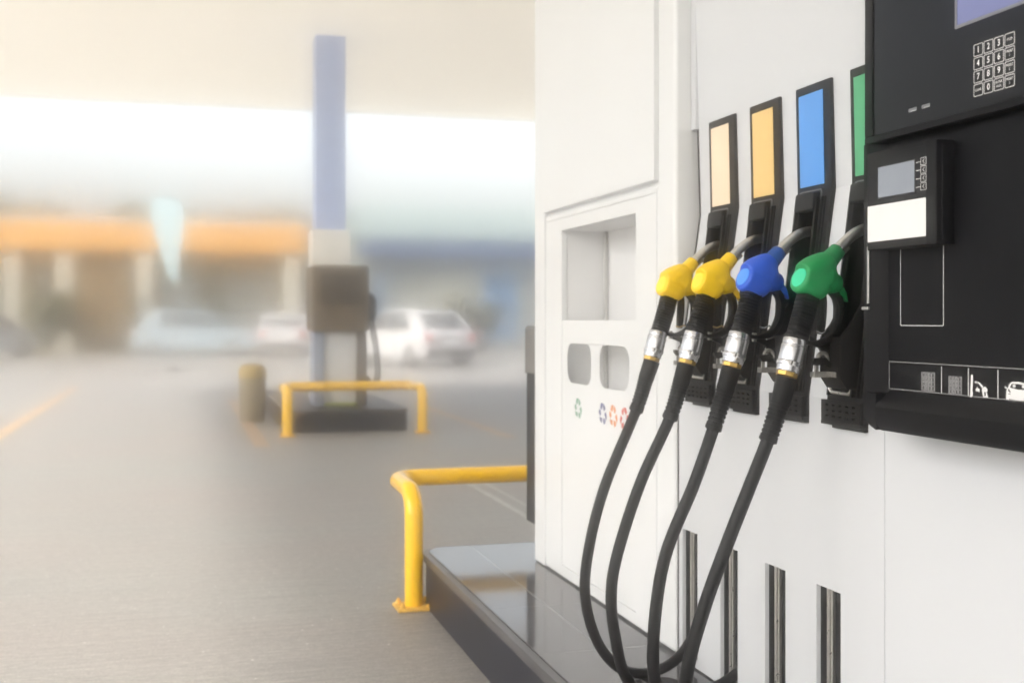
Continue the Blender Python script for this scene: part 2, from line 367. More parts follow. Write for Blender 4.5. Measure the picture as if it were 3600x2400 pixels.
# nozzle boots
def boot(c, lab, labname):
    W = .085; hy0, hy1 = c - .026, c + .070; hz0, hz1 = 1.142, 1.592
    f = grid([c - W, hy0, hy1, c + W], [1.062, hz0, hz1, 1.632, 1.905], lambda y, z: hy0 < y < hy1 and hz0 < z < hz1, lambda z: interp(BOOT, z))
    o = f.build('nozzle_boot', BLACK, disp, off=D0, smooth=0)
    for p in o.data.polygons:
        if p.normal.x > 0: p.flip()
    solid(o, .03); b = o.modifiers.new('bevel', 'BEVEL'); b.width = .003; b.segments = 2; b.limit_method = 'ANGLE'; b.angle_limit = R(40)
    # cavity lining
    def bx(z): return interp(BOOT, z)
    m = MB()
    y0, y1 = hy0, hy1
    F = [(bx(hz0) + .004, y0, hz0), (bx(hz0) + .004, y1, hz0), (bx(hz1) + .004, y1, hz1), (bx(hz1) + .004, y0, hz1)]
    B = [(.165, y0, hz0), (.165, y1, hz0), (.165, y1, hz1), (.165, y0, hz1)]
    m.add(F + B, [(4, 5, 6, 7), (0, 1, 5, 4), (3, 2, 6, 7), (0, 3, 7, 4), (1, 2, 6, 5)])
    m.box((.12, c + .012, hz0), (.164, c + .02, hz1)); m.build('cavity', DARK, o, off=D0, smooth=0)
    # raised rails either side of the opening
    m = MB()
    for ya, yb, h in ((hy0 - .010, hy0 - .001, .010), (hy0 - .026, hy0 - .020, .006), (hy0 - .038, hy0 - .034, .004), (hy1 + .001, hy1 + .007, .008)):
        m.add([(bx(z) - h * k, y, z) for z in (1.122, 1.612) for k in (1, -1) for y in (ya, yb)], [(0, 1, 5, 4), (0, 2, 3, 1), (4, 5, 7, 6), (0, 4, 6, 2), (1, 3, 7, 5)])
    m.build('rib_rail', BLACK, o, .0012, off=D0)
    # colour label
    m = MB(); z0, z1 = 1.645, 1.882; ya, yb = c - .052, c + .066
    m.add([(bx(z) - d, y, z) for d in (.0015, -.002) for z in (z0, z1) for y in (ya, yb)], [(0, 1, 3, 2), (0, 4, 5, 1), (2, 3, 7, 6), (0, 2, 6, 4), (1, 5, 7, 3)])
    tag(m.build('colour_label', lab, o, off=D0, smooth=0), label=labname)
    # recessed outline and flap over the opening
    m = MB(); q = rrect(c - .044, 1.606, c + .070, 1.634, .012); qi = rrect(c - .041, 1.606, c + .067, 1.631, .010)
    n = len(q); vs = []
    for lp, d in ((q, .0025), (qi, .0025), (q, -.001), (qi, -.001)): vs += [(bx(z) - d, y, z) for y, z in lp]
    m.add(vs, [(i, (i + 1) % n, n + (i + 1) % n, n + i) for i in range(n)] + [(i, (i + 1) % n, 2 * n + (i + 1) % n, 2 * n + i) for i in range(n)] + [(n + i, n + (i + 1) % n, 3 * n + (i + 1) % n, 3 * n + i) for i in range(n)])
    m.build('flap_surround', TRIM, o, off=D0, smooth=0)
    m = MB(); za, zb = 1.580, 1.627
    m.add([(bx(z) - d, y, z) for d in (.016, -.02) for z in (za, zb) for y in (c - .030, c + .066)], [(0, 1, 3, 2), (4, 6, 7, 5), (0, 4, 5, 1), (2, 3, 7, 6), (0, 2, 6, 4), (1, 5, 7, 3)])
    m.build('flap', BLACK, o, .005, 3, off=D0)
    # drip tray lip and grille at the foot
    m = MB(); q = rrect(c - .036, 1.122, c + .072, 1.16, .016, 6); qi = rrect(c - .030, 1.130, c + .066, 1.17, .013, 6)
    keep = [p for p in q if p[1] < 1.145]
    m = MB().tube([(bx(1.13) - .004, y, z) for y, z in [(c + .071, 1.150), (c + .069, 1.137), (c + .060, 1.130), (c + .02, 1.129), (c - .014, 1.129), (c - .025, 1.136), (c - .027, 1.150)]], .0045, 8, ref=(1, 0, 0))
    m.build('tray_lip', SILVER, o, off=D0)
    m = MB(); yy = [c - .082]; cols = [(c - .068 + .0285 * k, c - .068 + .0285 * k + .017) for k in range(5)]
    rows = [(1.072, 1.0765), (1.085, 1.0895), (1.098, 1.1025)]
    holes = [[(a, z0), (b, z0), (b, z1), (a, z1)] for a, b in cols for z0, z1 in rows]
    m.prism([(c - .0835, 1.062), (c + .083, 1.062), (c + .083, 1.112), (c - .0835, 1.112)], 'x', -.021, -.013, holes)
    gr = m.build('grille', BLACK, o, off=D0, smooth=0)
    MB().box((-.0135, c - .08, 1.066), (-.0125, c + .08, 1.108)).build('grille_back', DARK, gr, off=D0, smooth=0)
    m = MB().box((-.021, c - .085, 1.054), (.0, c + .085, 1.0618)); m.box((-.012, c - .085, 1.046), (.0, c + .05, 1.0539))
    m.build('foot_rail', BLACK, o, .001, off=D0)
    # holster that the guard sits in
    hx = -.046
    pr = [(hx, 1.262), (hx, 1.168), (hx + .018, 1.142), (.010, 1.142), (.030, 1.34), (.012, 1.345), (-.020, 1.292)]
    m = MB().prism(pr, 'y', c - .044, c - .037); m.prism(pr, 'y', c + .04, c + .047)
    m.add([(hx, c - .037, 1.262), (hx, c + .04, 1.262), (hx, c + .04, 1.168), (hx, c - .037, 1.168), (hx + .018, c + .04, 1.142), (hx + .018, c - .037, 1.142), (.0, c + .04, 1.142), (.0, c - .037, 1.142)],
          [(0, 1, 2, 3), (3, 2, 4, 5), (5, 4, 6, 7)])
    ho = m.build('holster', BLACK, o, .002, off=D0)
    # lock hasp on its front
    pl = [(-.103, 1.268), (-.094, 1.263), (-.070, 1.250), (hx, 1.256), (hx, 1.20), (-.060, 1.215), (-.072, 1.236), (-.100, 1.247)]
    m = MB().prism(pl, 'y', c + .002, c + .012); m.build('lock_arm', BLACK, o, .0012, off=D0)
    MB().box((-.1065, c + .001, 1.246), (-.098, c + .013, 1.2685)).build('arm_tip', ZINC, o, .001, off=D0)
    m = MB()
    for x, z in ((-.074, 1.243), (-.060, 1.240)): m.lathe((x, c + .0015, z), (0, -1, 0), [(0, .0028), (.0015, .0022), (.002, .0005)], 8)
    m.build('rivet', ZINC, o, off=D0)
    m = MB().tube([(-.064 + .0125 * math.cos(a), c + .004, 1.209 + .0155 * math.sin(a)) for a in [R(x) for x in range(-35, 216, 12)]], .0055, 8)
    m.build('lock_ring', ZINC, o, off=D0)
    MB().prism([(-.092, 1.213), (-.058, 1.213), (-.046, 1.200), (-.046, 1.19), (-.060, 1.197), (-.084, 1.196), (-.092, 1.206)], 'y', c - .004, c + .012).build('lock_hook', BLACK, o, .001, off=D0)
    m = MB().box((-.089, c - .004, 1.168), (-.046, c + .018, 1.181)); m.box((-.083, c + .003, 1.180), (-.074, c + .010, 1.197)); m.box((-.05, c - .03, 1.168), (-.0465, c + .018, 1.181))
    m.build('lock_plate', ZINC, o, .0015, off=D0)
    return o
for c, k, nm in zip(BC, ('cream', 'amber', 'blue', 'green'), ('blank cream colour label', 'blank amber yellow colour label', 'blank blue colour label', 'blank green colour label')):
    boot(c, LBL[k], nm)

# display unit (upper half of the black pod)
du = MB().box((-.13, 1.0, 1.664), (-.118, 2.133, 1.678)); du.box((-.13, 2.105, 1.6781), (-.118, 2.133, 2.42)); du.box((-.13, 1.0, 2.396), (-.118, 2.1049, 2.42)); du.box((-.13, 1.0, 1.6781), (-.118, 1.03, 2.3959))
du.box((-.1179, 1.0, 1.664), (.10, 2.133, 2.42))
du = du.build('display_unit', PODB, disp, .002, off=D0)
MB().box((-.1265, 1.031, 1.679), (-.1181, 2.104, 2.395)).build('display_glass', GLASS, du, off=D0, smooth=0)
GX = -.1265
m = MB(); outline(m, 1.42, 1.834, 1.842, 2.05, .003, .006, GX, .0012); m.build('screen_frame', TRIM, du, off=D0, smooth=0)
SCR = screen_mat('periwinkle_screen', (.17, .185, .37), .22, 260)
MB().box((GX - .0006, 1.4262, 1.8402), (GX + .0002, 1.8358, 2.0438)).build('screen', SCR, du, off=D0, smooth=0)
# keypad
keys = [['1', '2', '3', 'STOP'], ['4', '5', '6', 'PRESET\n1'], ['7', '8', '9', 'PRESET\n2'], ['CLEAR', '0', 'ENTER\nHI-FL', 'PRESET\n3']]
KY, KZ, PY, PZ = 1.7905, 1.7945, .02735, .02385
kp = MB().box((GX - .0003, KY - 4 * PY - .001, KZ - 4 * PZ - .001), (GX + .0002, KY + .002, KZ + .002)).build('keypad', GLASS, du, off=D0, smooth=0)
for r, row in enumerate(keys):
    for c, t in enumerate(row):
        yc, zc = KY - PY * (c + .5), KZ - PZ * (r + .5)
        m = MB(); x = GX - .0003
        outline(m, yc - PY * .455, zc - PZ * .455, yc + PY * .455, zc + PZ * .455, .0028, .0011, x)
        if len(t) == 1: put_text(m, t, .0155, x, yc, zc, .0004)
        else:
            ln = t.split('\n')
            for k, w in enumerate(ln): put_text(m, w, .0062, x, yc, zc + (.0036 if len(ln) > 1 else 0) - .0072 * k, .0001, sx=.95)
        m.build('key', MARK, kp, off=D0, smooth=0)
# two little printed tags under the glass
for y in (1.985, 1.943):
    m = MB(); flat(m, [(y, 1.713), (y - .026, 1.713), (y - .026, 1.706), (y, 1.706)], GX, .0003); tg = m.build('printed_tag', TRIM, du, off=D0, smooth=0)
    m = MB()
    for k in range(7): flat(m, [(y - .007 - k * .0026, 1.708), (y - .0085 - k * .0026, 1.708), (y - .0085 - k * .0026, 1.7065), (y - .007 - k * .0026, 1.7065)], GX - .0003, .0003)
    m.build('tick_row', MARK, tg, off=D0, smooth=0)

# control panel (lower half of the pod): frame, recessed face, chin
cp = MB()
chin = [(-.10, 1.156), (-.131, 1.131), (-.1345, 1.124), (-.129, 1.088), (-.120, 1.076), (-.09, 1.071), (.04, 1.071), (.04, 1.156)]
cp.prism(chin, 'y', 1.0, 2.0895)
cp.prism([(2.118, 1.1525), (2.138, 1.1525), (2.138, 1.118), (2.1355, 1.106), (2.129, 1.096), (2.118, 1.0875), (2.104, 1.081), (2.0896, 1.0765), (2.0896, 1.150), (2.105, 1.150)], 'x', -.1318, .04)
side = [(-.10, 2.092), (-.128, 2.119), (-.131, 2.124), (-.131, 2.134), (-.127, 2.138), (.04, 2.138), (.04, 2.092)]
cp.prism(side, 'z', 1.1525, 1.6638)
cp.box((-.10, 1.0, 1.1521), (.09, 2.0919, 1.6637))
cp = cp.build('control_panel', PODB, disp, .0012, off=D0, smooth=30)
CX = -.10
MB().box((-.132, 2.115, 1.335), (-.1285, 2.122, 1.452)).build('latch_strip', STEEL, cp, .0008, off=D0)
m = MB().box((-.1335, 2.1155, 1.322), (-.128, 2.139, 1.328)); m.build('latch_foot', STEEL, cp, .0008, off=D0)
m = MB(); outline(m, 1.912, 1.289, 2.051, 1.49, .004, .0013, CX); m.build('printed_frame', MARK, cp, off=D0, smooth=0)
m = MB(); outline(m, 1.20, 1.1605, 2.112 - .022, 1.2165, .003, .0009, CX); inf = m.build('instruction_strip', P('dull_white_print', (.5, .5, .5), .5), cp, off=D0, smooth=0)
for y in (1.9185, 1.8395, 1.7585, 1.675):
    m = MB(); flat(m, [(y - .0008, 1.162), (y + .0008, 1.162), (y + .0008, 1.212), (y - .0008, 1.212)], CX); m.build('divider', MARK, inf, off=D0, smooth=0)
def mini_pad(y1, z1, w, h):
    m = MB(); outline(m, y1 - w, z1 - h, y1, z1, .0015, .0007, CX)
    pw, ph = (w - .003) / 4, (h - .003) / 4
    for r, row in enumerate(keys):
        for c, t in enumerate(row):
            yc, zc = y1 - .0015 - pw * (c + .5), z1 - .0015 - ph * (r + .5)
            outline(m, yc - pw * .46, zc - ph * .46, yc + pw * .46, zc + ph * .46, .0012, .0008, CX)
            if len(t) == 1: put_text(m, t, .0075, CX, yc, zc, .0002)
            else: put_text(m, t.split('\n')[0], .0024, CX, yc, zc)
    return m
GREYP = P('grey_print', (.42, .42, .43), .5)
mini_pad(1.981, 1.1995, .042, .0365).build('keypad_picture', GREYP, inf, off=D0, smooth=0)
mini_pad(1.897, 1.1955, .0385, .0345).build('keypad_picture', GREYP, inf, off=D0, smooth=0)
# pump column, arrow and nozzle pictogram
def zp(px, py): return (1.8345 - (px - 1300) * (.0505 / 320), 1.2005 - (py - 225) * .0000905)
m = MB(); flat(m, [zp(*p) for p in [(1318, 225), (1348, 228), (1352, 340), (1340, 560), (1352, 585), (1345, 650), (1322, 680), (1298, 680)]], CX)
flat(m, [zp(*p) for p in [(1395, 520), (1432, 455), (1430, 485), (1470, 500), (1462, 575), (1445, 550), (1410, 560)]], CX)
flat(m, [zp(*p) for p in [(1382, 360), (1398, 350), (1468, 372), (1530, 445), (1512, 478), (1450, 395), (1390, 388)]], CX, holes=[[zp(*p) for p in [(1395, 362), (1446, 378), (1442, 386), (1394, 376)]]])
flat(m, [zp(*p) for p in [(1512, 480), (1560, 440), (1600, 490), (1606, 530), (1588, 545), (1615, 660), (1535, 672), (1508, 530)]], CX, holes=[[zp(*p) for p in [(1545, 560), (1570, 545), (1580, 610), (1555, 645)]]])
m.build('nozzle_picture', MARK, inf, off=D0, smooth=0)
def zc(px, py): return (1.737 - (px - 1985) * (.060 / 400), 1.1935 - (py - 360) * .0000845)
m = MB()
body = [(1990, 560), (2005, 520), (2040, 430), (2070, 375), (2110, 362), (2190, 358), (2270, 372), (2310, 395), (2350, 440), (2385, 520), (2400, 560), (2402, 740), (2385, 790), (2350, 785), (2350, 760), (2035, 725), (2035, 755), (1985, 750), (1983, 700)]
win = [(2050, 490), (2075, 412), (2190, 400), (2310, 430), (2340, 510), (2190, 520)]
lampL = [(2012, 555), (2030, 505), (2062, 575), (2055, 605)]; fog = [(2015, 615), (2062, 620), (2062, 632), (2015, 627)]
lampR = [(2335, 600), (2350, 540), (2385, 560), (2375, 610)]
flat(m, [zc(*p) for p in body], CX, holes=[[zc(*p) for p in w] for w in (win, lampL, fog, lampR)])
for hx_ in (2120, 2275): flat(m, [zc(hx_ + 26 * math.cos(a), 450 + 32 * math.sin(a)) for a in [R(x) for x in range(0, 360, 30)]], CX)
flat(m, [zc(*p) for p in [(1960, 480), (1985, 480), (2005, 505), (1995, 518), (1965, 515)]], CX, holes=[[zc(*p) for p in [(1970, 488), (1983, 488), (1990, 504), (1972, 506)]]])
m.build('car_picture', MARK, inf, off=D0, smooth=0)
# card reader
rd = MB().prism([(-.15, 1.896), (-.15, 2.090), (-.146, 2.097), (-.10, 2.099), (-.0995, 1.88), (-.139, 1.880)], 'z', 1.4425, 1.6385)
rd.prism([(-.128, 1.8775), (-.112, 1.8775), (-.112, 1.8805), (-.128, 1.8805)], 'z', 1.45, 1.63)
rd = rd.build('card_reader', PODB, disp, .003, 3, off=D0, smooth=30)
RX = -.15
m = MB(); outline(m, 1.8975, 1.5325, 2.089, 1.6295, .002, .0006, RX, .0003); m.build('face_outline', DARK, rd, off=D0, smooth=0)
RSCR = screen_mat('reflection_tint_screen', (.34, .37, .42), .13, 400)  # pale tint and faint glow stand in for the reflection on this screen
m = MB(); outline(m, 1.929, 1.5425, 2.056, 1.609, .001, .003, RX, .0006); m.build('screen_frame', DARK, rd, off=D0, smooth=0)
MB().box((RX - .0003, 1.9321, 1.5456), (RX + .0003, 2.0529, 1.6059)).build('screen', RSCR, rd, off=D0, smooth=0)
MB().prism(rrect(1.8965, 1.4585, 2.0895, 1.531, .002), 'x', RX - .0006, RX + .0003).build('blank_label', MARK, rd, off=D0, smooth=0)
for k in range(4):
    z = 1.6 - .0158 * k; m = MB(); outline(m, 1.8945 + .001, z - .0072, 1.913, z + .0072, .0015, .0009, RX)
    flat(m, [(1.9010, z + .0042), (1.9022, z + .0042), (1.9068, z), (1.9022, z - .0042), (1.9010, z - .0042), (1.9053, z)], RX)
    flat(m, [(1.9135, z - .0005), (1.9275, z - .0005), (1.9275, z + .0005), (1.9135, z + .0005)], RX)
    m.build('arrow_key', MARK, rd, off=D0, smooth=0)
m = MB()
for k in range(9): m.lathe((RX + .0002, 2.077 + .004 * math.cos(k * .7), 1.577 + .004 * math.sin(k * .7)), (-1, 0, 0), [(0, .0006), (.0003, .0006)], 6)
m.build('speaker_hole', DARK, rd, off=D0, smooth=0)

# ------------------------------------------------------------------ service cabinet
cab = thing('service_cabinet', 'tall warm white service cabinet with open niche and two rounded openings', 'service cabinet', (.45, 4.15, IZ)); C0 = cab.location
MB().box((.212, 3.402, IZ + .001), (.95, 4.913, 2.72)).build('cabinet_body', WARM, cab, off=C0)
MB().box((0, 4.7745, IZ + .004), (.2119, 4.915, 2.72)).build('corner_post', WARM, cab, .004, off=C0)
MB().box((0, 3.40, IZ + .004), (.2119, 3.5395, 2.72)).build('corner_post', WARM, cab, .016, 4, off=C0)
MB().box((.034, 3.5396, IZ + .004), (.2119, 4.7744, IZ + .012)).build('sill', WARM, cab, off=C0)
for a, b in (((.018, 3.5396, 1.742), (.2119, 4.7744, 1.758)), ((.018, 3.5396, 1.7581), (.2117, 3.5523, 2.72)), ((.018, 4.7697, 1.7581), (.2117, 4.7744, 2.72))):
    MB().box(a, b).build('inner_lining', WARM, cab, off=C0)
MB().box((-.008, 3.5525, 1.7585), (.2118, 4.7695, 2.72)).build('upper_panel', WARM, cab, .004, off=C0)
outer = [(3.5435, IZ + .008), (4.7705, IZ + .008), (4.7705, 1.7415), (3.5435, 1.7415)]
inner = [(3.745, .295), (4.560, .295), (4.560, 1.668), (3.745, 1.668)]
fr = MB().prism(outer, 'x', .006, .032, [inner])
b1 = [(3.560, .28), (4.754, .28), (4.754, 1.725), (3.560, 1.725)]
fr.prism([(3.553, 1.718), (4.761, 1.718), (4.761, 1.732), (3.553, 1.732)], 'x', .0015, .0062)
fr.prism([(3.553, .262), (3.562, .262), (3.562, 1.7178), (3.553, 1.7178)], 'x', .0015, .0062)
fr.build('lower_door', WARM, cab, .0035, off=C0)
n = MB(); y0, y1, z0, z1 = 3.7455, 4.5595, .2955, 1.6675
n.add([(.0325, y0, z0), (.0325, y1, z0), (.0325, y1, z1), (.0325, y0, z1), (.205, y0, z0), (.205, y1, z0), (.205, y1, z1), (.205, y0, z1)], [(4, 5, 6, 7), (0, 1, 5, 4), (3, 2, 6, 7), (0, 3, 7, 4), (1, 2, 6, 5)])
n.build('niche', NICHE, cab, smooth=0, off=C0)
MB().box((.188, 4.536, .297), (.204, 4.5585, 1.6665)).build('niche_post', P('niche_post_paint', (.5, .5, .49), .4), cab, .004, off=C0)
bp = [(3.7475, .2975), (4.5575, .2975), (4.5575, 1.300), (3.7475, 1.300)]
h1 = rrect(4.206, 1.050, 4.495, 1.2085, .055, 8); h2 = rrect(3.812, 1.050, 4.114, 1.2085, .055, 8)
MB().prism(bp, 'x', .0095, .0125, [h1, h2]).build('bin_panel', WARM, cab, .0012, off=C0)
# recycling marks
ARR = [[(432, 190), (495, 192), (478, 262), (448, 380), (405, 325)], [(508, 208), (530, 250), (540, 300), (553, 297), (530, 398), (492, 390), (502, 375), (486, 290)],
       [(568, 415), (592, 545), (572, 665), (527, 485)], [(375, 378), (413, 380), (424, 470), (436, 480), (405, 560), (370, 490)],
       [(380, 590), (460, 605), (458, 738), (425, 735), (405, 700)], [(498, 585), (508, 612), (540, 620), (553, 665), (545, 755), (512, 760), (508, 795), (487, 690)]]
for y, nm, c, mir in ((4.356, 'green', (.045, .30, .15), 1), (4.077, 'blue', (.045, .06, .26), 1), (3.967, 'orange', (.85, .27, .02), 1), (3.860, 'red', (.72, .06, .02), -1)):
    m = MB()
    for a in ARR: flat(m, [(y - mir * (px - 481) * .000375, .953 - (py - 490) * .000132) for px, py in a], .0095, .0004)
    tag(m.build('recycling_mark', P(nm + '_print', tuple(x * .8 for x in c), .5), cab, off=C0, smooth=0), label=nm + ' recycling arrows')
# waste bin hung on its end
bn = thing('waste_bin', 'dark waste bin with grey hood hung on the end of the cabinet', 'waste bin', (.25, 5.05, .37)); B0 = bn.location
MB().box((.046, 4.93, .372), (.46, 5.20, 1.055)).build('bin_body', P('bin_charcoal', (.006, .006, .007), .5, spec=.1), bn, .006, off=B0)
hd = MB().prism([(.04, 1.0555), (.04, 1.262), (.05, 1.275), (.466, 1.275), (.466, 1.0555)], 'y', 4.925, 5.206); hd.build('bin_hood', P('bin_grey', (.13, .122, .112), .5), bn, .004, off=B0)
MB().box((.06, 4.9155, .6), (.4, 4.9295, .9)).build('hanger', BLACK, bn, off=B0)

# ------------------------------------------------------------------ nozzles
NO = Vector((-.05, 2.405, 1.40))
def baked(o):
    bpy.context.view_layer.update()
    me = bpy.data.meshes.new_from_object(o.evaluated_get(bpy.context.evaluated_depsgraph_get())); o.modifiers.clear(); o.data = me
    me.polygons.foreach_set('use_smooth', [True] * len(me.polygons)); return o
def make_nozzle(root):
    Y = 2.405; off = NO
    def p(x, z, dy=0): return (x, Y + dy, z)
    cov, colr, cap = NOZ['green']
    ax = Vector((.86, 0, -.34)).normalized(); c0 = Vector(p(-.121, 1.3985))
    m = MB().lathe(c0, ax, [(0, .027), (.0015, .0316), (.005, .0340), (.03, .0362), (.05, .0358), (.066, .032), (.078, .020)], 32)
    # shoulder running into the collar
    m.tube([p(-.108, 1.403), p(-.085, 1.412), p(-.064, 1.4195), p(-.047, 1.431), p(-.036, 1.4405)], [.031, .0355, .0360, .0315, .0245], 28)
    m.tube([p(-.088, 1.403), p(-.070, 1.403), p(-.050, 1.402), p(-.034, 1.400), p(-.024, 1.398)], [.026, .0345, .0360, .030, .016], 26)
    # lower lobe
    m.tube([p(-.085, 1.398), p(-.055, 1.392), p(-.032, 1.388), p(-.012, 1.385), p(-.003, 1.384)], [.030, .0295, .028, .0225, .014], 24, rv=[.031, .031, .027, .020, .012])
    o = m.build('cover', cov, root, off=off)
    rm = o.modifiers.new('fuse', 'REMESH'); rm.mode = 'VOXEL'; rm.voxel_size = .0016; sm = o.modifiers.new('soften', 'SMOOTH'); sm.factor = .5; sm.iterations = 45
    baked(o)
    m = MB().lathe(c0 - ax * .0008, ax, [(-.0006, .0005), (-.0006, .0222), (.0006, .0234), (.006, .0234)], 36); m.build('cap', cap, o, off=off)
    m = MB().prism([(-.008, 1.392), (.010, 1.366), (.016, 1.342), (-.002, 1.356), (-.022, 1.362)], 'y', Y - .008, Y + .008); m.build('tail', cov, o, .003, 3, off=off)
    sa = Vector((.022, 0, .0215)).normalized()
    m = MB().lathe(Vector(p(-.046, 1.4285)), sa, [(0, .021), (.0135, .0222), (.0145, .0214), (.0155, .0221), (.050, .0192), (.0515, .0178)], 32); m.build('collar', colr, root, off=off)
    m = MB().lathe(Vector(p(-.046, 1.4285)), sa, [(.0505, .012), (.0505, .0176), (.053, .0176), (.053, .012)], 28); m.build('spout_ring', CHROME, root, off=off)
    m = MB().tube(catmull([p(-.018, 1.456), p(.006, 1.479), p(.034, 1.500), (.065, Y, 1.514), (.10, Y, 1.520)], 6), .0132, 24); m.build('spout', STEEL, root, off=off)
    m = MB().tube([p(.004, 1.455), p(.022, 1.470)], .0045, 10); m.build('spout_stop', ZINC, root, off=off)
    # grip: squared section with ribs on its outer half
    gp = catmull([p(-.092, 1.376), p(-.0975, 1.352), p(-.107, 1.318), p(-.118, 1.285), p(-.1305, 1.250)], 22); n = len(gp)
    def rib(i, a):
        if 14 < i < n - 5 and math.cos(a) < .45 and (i % 5) in (0, 1): return .925
        return 1.
    m = MB().tube(gp, lambda t: .0245 + .0015 * math.sin(t * math.pi) + .001 * t, 36, rv=lambda t: .0195 + .001 * t, power=2.7, fn=rib); m.build('grip', RUB, root, smooth=50, off=off)
    m = MB()
    for dz in (.0105, .0165): m.tube([q + Vector((.0, -.0170, 0)) + Vector((.018 + (dz - .0105) * .55, 0, .004)) for q in gp[14:-8]], .0016, 6)
    m.build('grip_strip', RUB, root, off=off)
    # trigger
    m = MB().tube(catmull([p(-.055, 1.366), p(-.054, 1.345), p(-.0555, 1.315), p(-.058, 1.288), p(-.0605, 1.268)], 5), lambda t: .0085 + .0028 * math.sin(t * math.pi), 16, rv=.0075, power=3); m.build('trigger', BLACK, root, off=off)
    m = MB().tube([(q[0], Y - .0078, q[1]) for q in ((-.0555, 1.35), (-.056, 1.32), (-.059, 1.283))], .0022, 8); m.build('trigger_rib', RUB, root, off=off)
    # guard loop
    m = MB().tube(catmull([p(-.028, 1.372), p(-.012, 1.352), p(-.007, 1.325), p(-.012, 1.290), p(-.030, 1.262), p(-.056, 1.250), p(-.088, 1.247), p(-.118, 1.256)], 6), lambda t: 0.013 if t < .5 else max(.005, .013 - .024 * (t - .5)), 16, rv=.009, power=3); m.build('guard', BLACK, root, smooth=50, off=off)
    m = MB().tube(catmull([(-.020, Y - .009, 1.354), (-.0115, Y - .009, 1.325), (-.018, Y - .009, 1.29), (-.036, Y - .009, 1.263)], 6), .0025, 8); m.build('guard_rib', RUB, root, off=off)
    m = MB().tube(catmull([p(-.078, 1.2735, -.009), p(-.068, 1.2705, -.012), p(-.060, 1.2725, -.013), p(-.050, 1.2755, -.012), p(-.044, 1.2715, -.009)], 4), .0022, 8); m.build('clip', CHROME, root, off=off)
    # swivel coupling
    da = Vector((-.0245, 0, -.0815)).normalized(); s0 = Vector(p(-.131, 1.2565))
    m = MB().lathe(s0, da, [(0, .0245), (0, .0262), (.0015, .0268), (.0135, .0268), (.015, .0258), (.0165, .0278), (.0205, .0282), (.022, .0276), (.0525, .0276), (.0525, .0264)], 40); m.build('swivel', CHROME, root, smooth=25, off=off)
    m = MB().lathe(s0, da, [(.0535, .0255), (.0535, .0285), (.055, .0290), (.0625, .0290), (.064, .0283), (.064, .0255)], 48, fn=lambda i, k: .965 if (k % 16) in (1, 3, 5) else 1); m.build('knurled_ring', CHROME, root, smooth=20, off=off)
    m = MB().lathe(s0, da, [(.064, .022), (.064, .0268), (.0765, .0262), (.0775, .025), (.0775, .02)], 40); m.build('lower_sleeve', CHROME, root, smooth=25, off=off)
    m = MB().lathe(s0, da, [(.0778, .02), (.0778, .0245), (.088, .0245), (.089, .0235), (.089, .02)], 8); m.build('hex_nut', BRASS, root, .0015, smooth=0, off=off)
YAW = R(8)
nz = thing('fuel_nozzle', '', 'fuel nozzle', (0, 0, 0), 0, 'fuel nozzles hung in the boots')
make_nozzle(nz)
spec = [(2.405, -.013, 0, 'green', 'green nozzle with pale green cap, nearest the card reader'), (2.664, -.022, .011, 'blue', 'blue nozzle with light blue cap between a yellow and the green one'),
        (2.9225, -.026, .010, 'yellow', 'yellow nozzle hung beside the blue one, in front of another yellow nozzle'), (3.19, -.018, .010, 'yellow', 'yellow nozzle farthest down the dispenser, nearest the white cabinet')]
mats = NOZ['green']
for i, (y, dx, dz, c, lab) in enumerate(spec):
    t = nz if i == 0 else copy_tree(nz)
    t.location = (NO.x + dx, y, NO.z + dz); t.rotation_euler = (0, 0, YAW); t['label'] = lab
    if c != 'green':
        for o in [k for ch in kids(t) for k in [ch] + kids(ch)]:
            mt = o.material_slots[0].material
            if mt in mats:
                o.material_slots[0].link = 'OBJECT'; o.material_slots[0].material = NOZ[c][mats.index(mt)]
            if c == 'yellow' and o.name.startswith('clip'):
                o.material_slots[0].link = 'OBJECT'; o.material_slots[0].material = GOLD
# ------------------------------------------------------------------ hoses
HP = [[(-.171, 2.380, 1.171), (-.184, 2.386, 1.119), (-.215, 2.393, 1.024), (-.253, 2.399, .93), (-.306, 2.405, .802), (-.359, 2.411, .663), (-.398, 2.417, .529), (-.404, 2.424, .42), (-.37, 2.43, .32), (-.29, 2.44, .268), (-.16, 2.46, .262), (-.04, 2.48, .28), (.05, 2.49, .32)],
      [(-.181, 2.639, 1.184), (-.194, 2.646, 1.131), (-.226, 2.653, 1.027), (-.273, 2.66, .895), (-.346, 2.668, .721), (-.373, 2.675, .546), (-.368, 2.682, .403), (-.325, 2.69, .305), (-.235, 2.70, .264), (-.13, 2.72, .262), (-.04, 2.74, .275), (.05, 2.75, .31)],
      [(-.187, 2.897, 1.183), (-.2, 2.903, 1.132), (-.232, 2.91, 1.032), (-.313, 2.916, .862), (-.376, 2.922, .674), (-.391, 2.928, .559), (-.375, 2.935, .442), (-.34, 2.945, .335), (-.26, 2.96, .266), (-.15, 2.98, .261), (-.04, 3.0, .275), (.05, 3.02, .31)],
      [(-.175, 3.165, 1.182), (-.191, 3.17, 1.131), (-.223, 3.174, 1.033), (-.313, 3.179, .827), (-.359, 3.183, .663), (-.374, 3.188, .515), (-.343, 3.192, .388), (-.288, 3.197, .305), (-.224, 3.201, .267), (-.15, 3.21, .261), (-.07, 3.235, .282), (.0, 3.265, .335), (.05, 3.28, .40)]]
HL = ['rightmost black hose, falling from the green nozzle', 'black hose falling from the blue nozzle to the island', 'black hose hanging from the yellow nozzle beside the blue one', 'black hose looping onto the island from the farthest yellow nozzle']
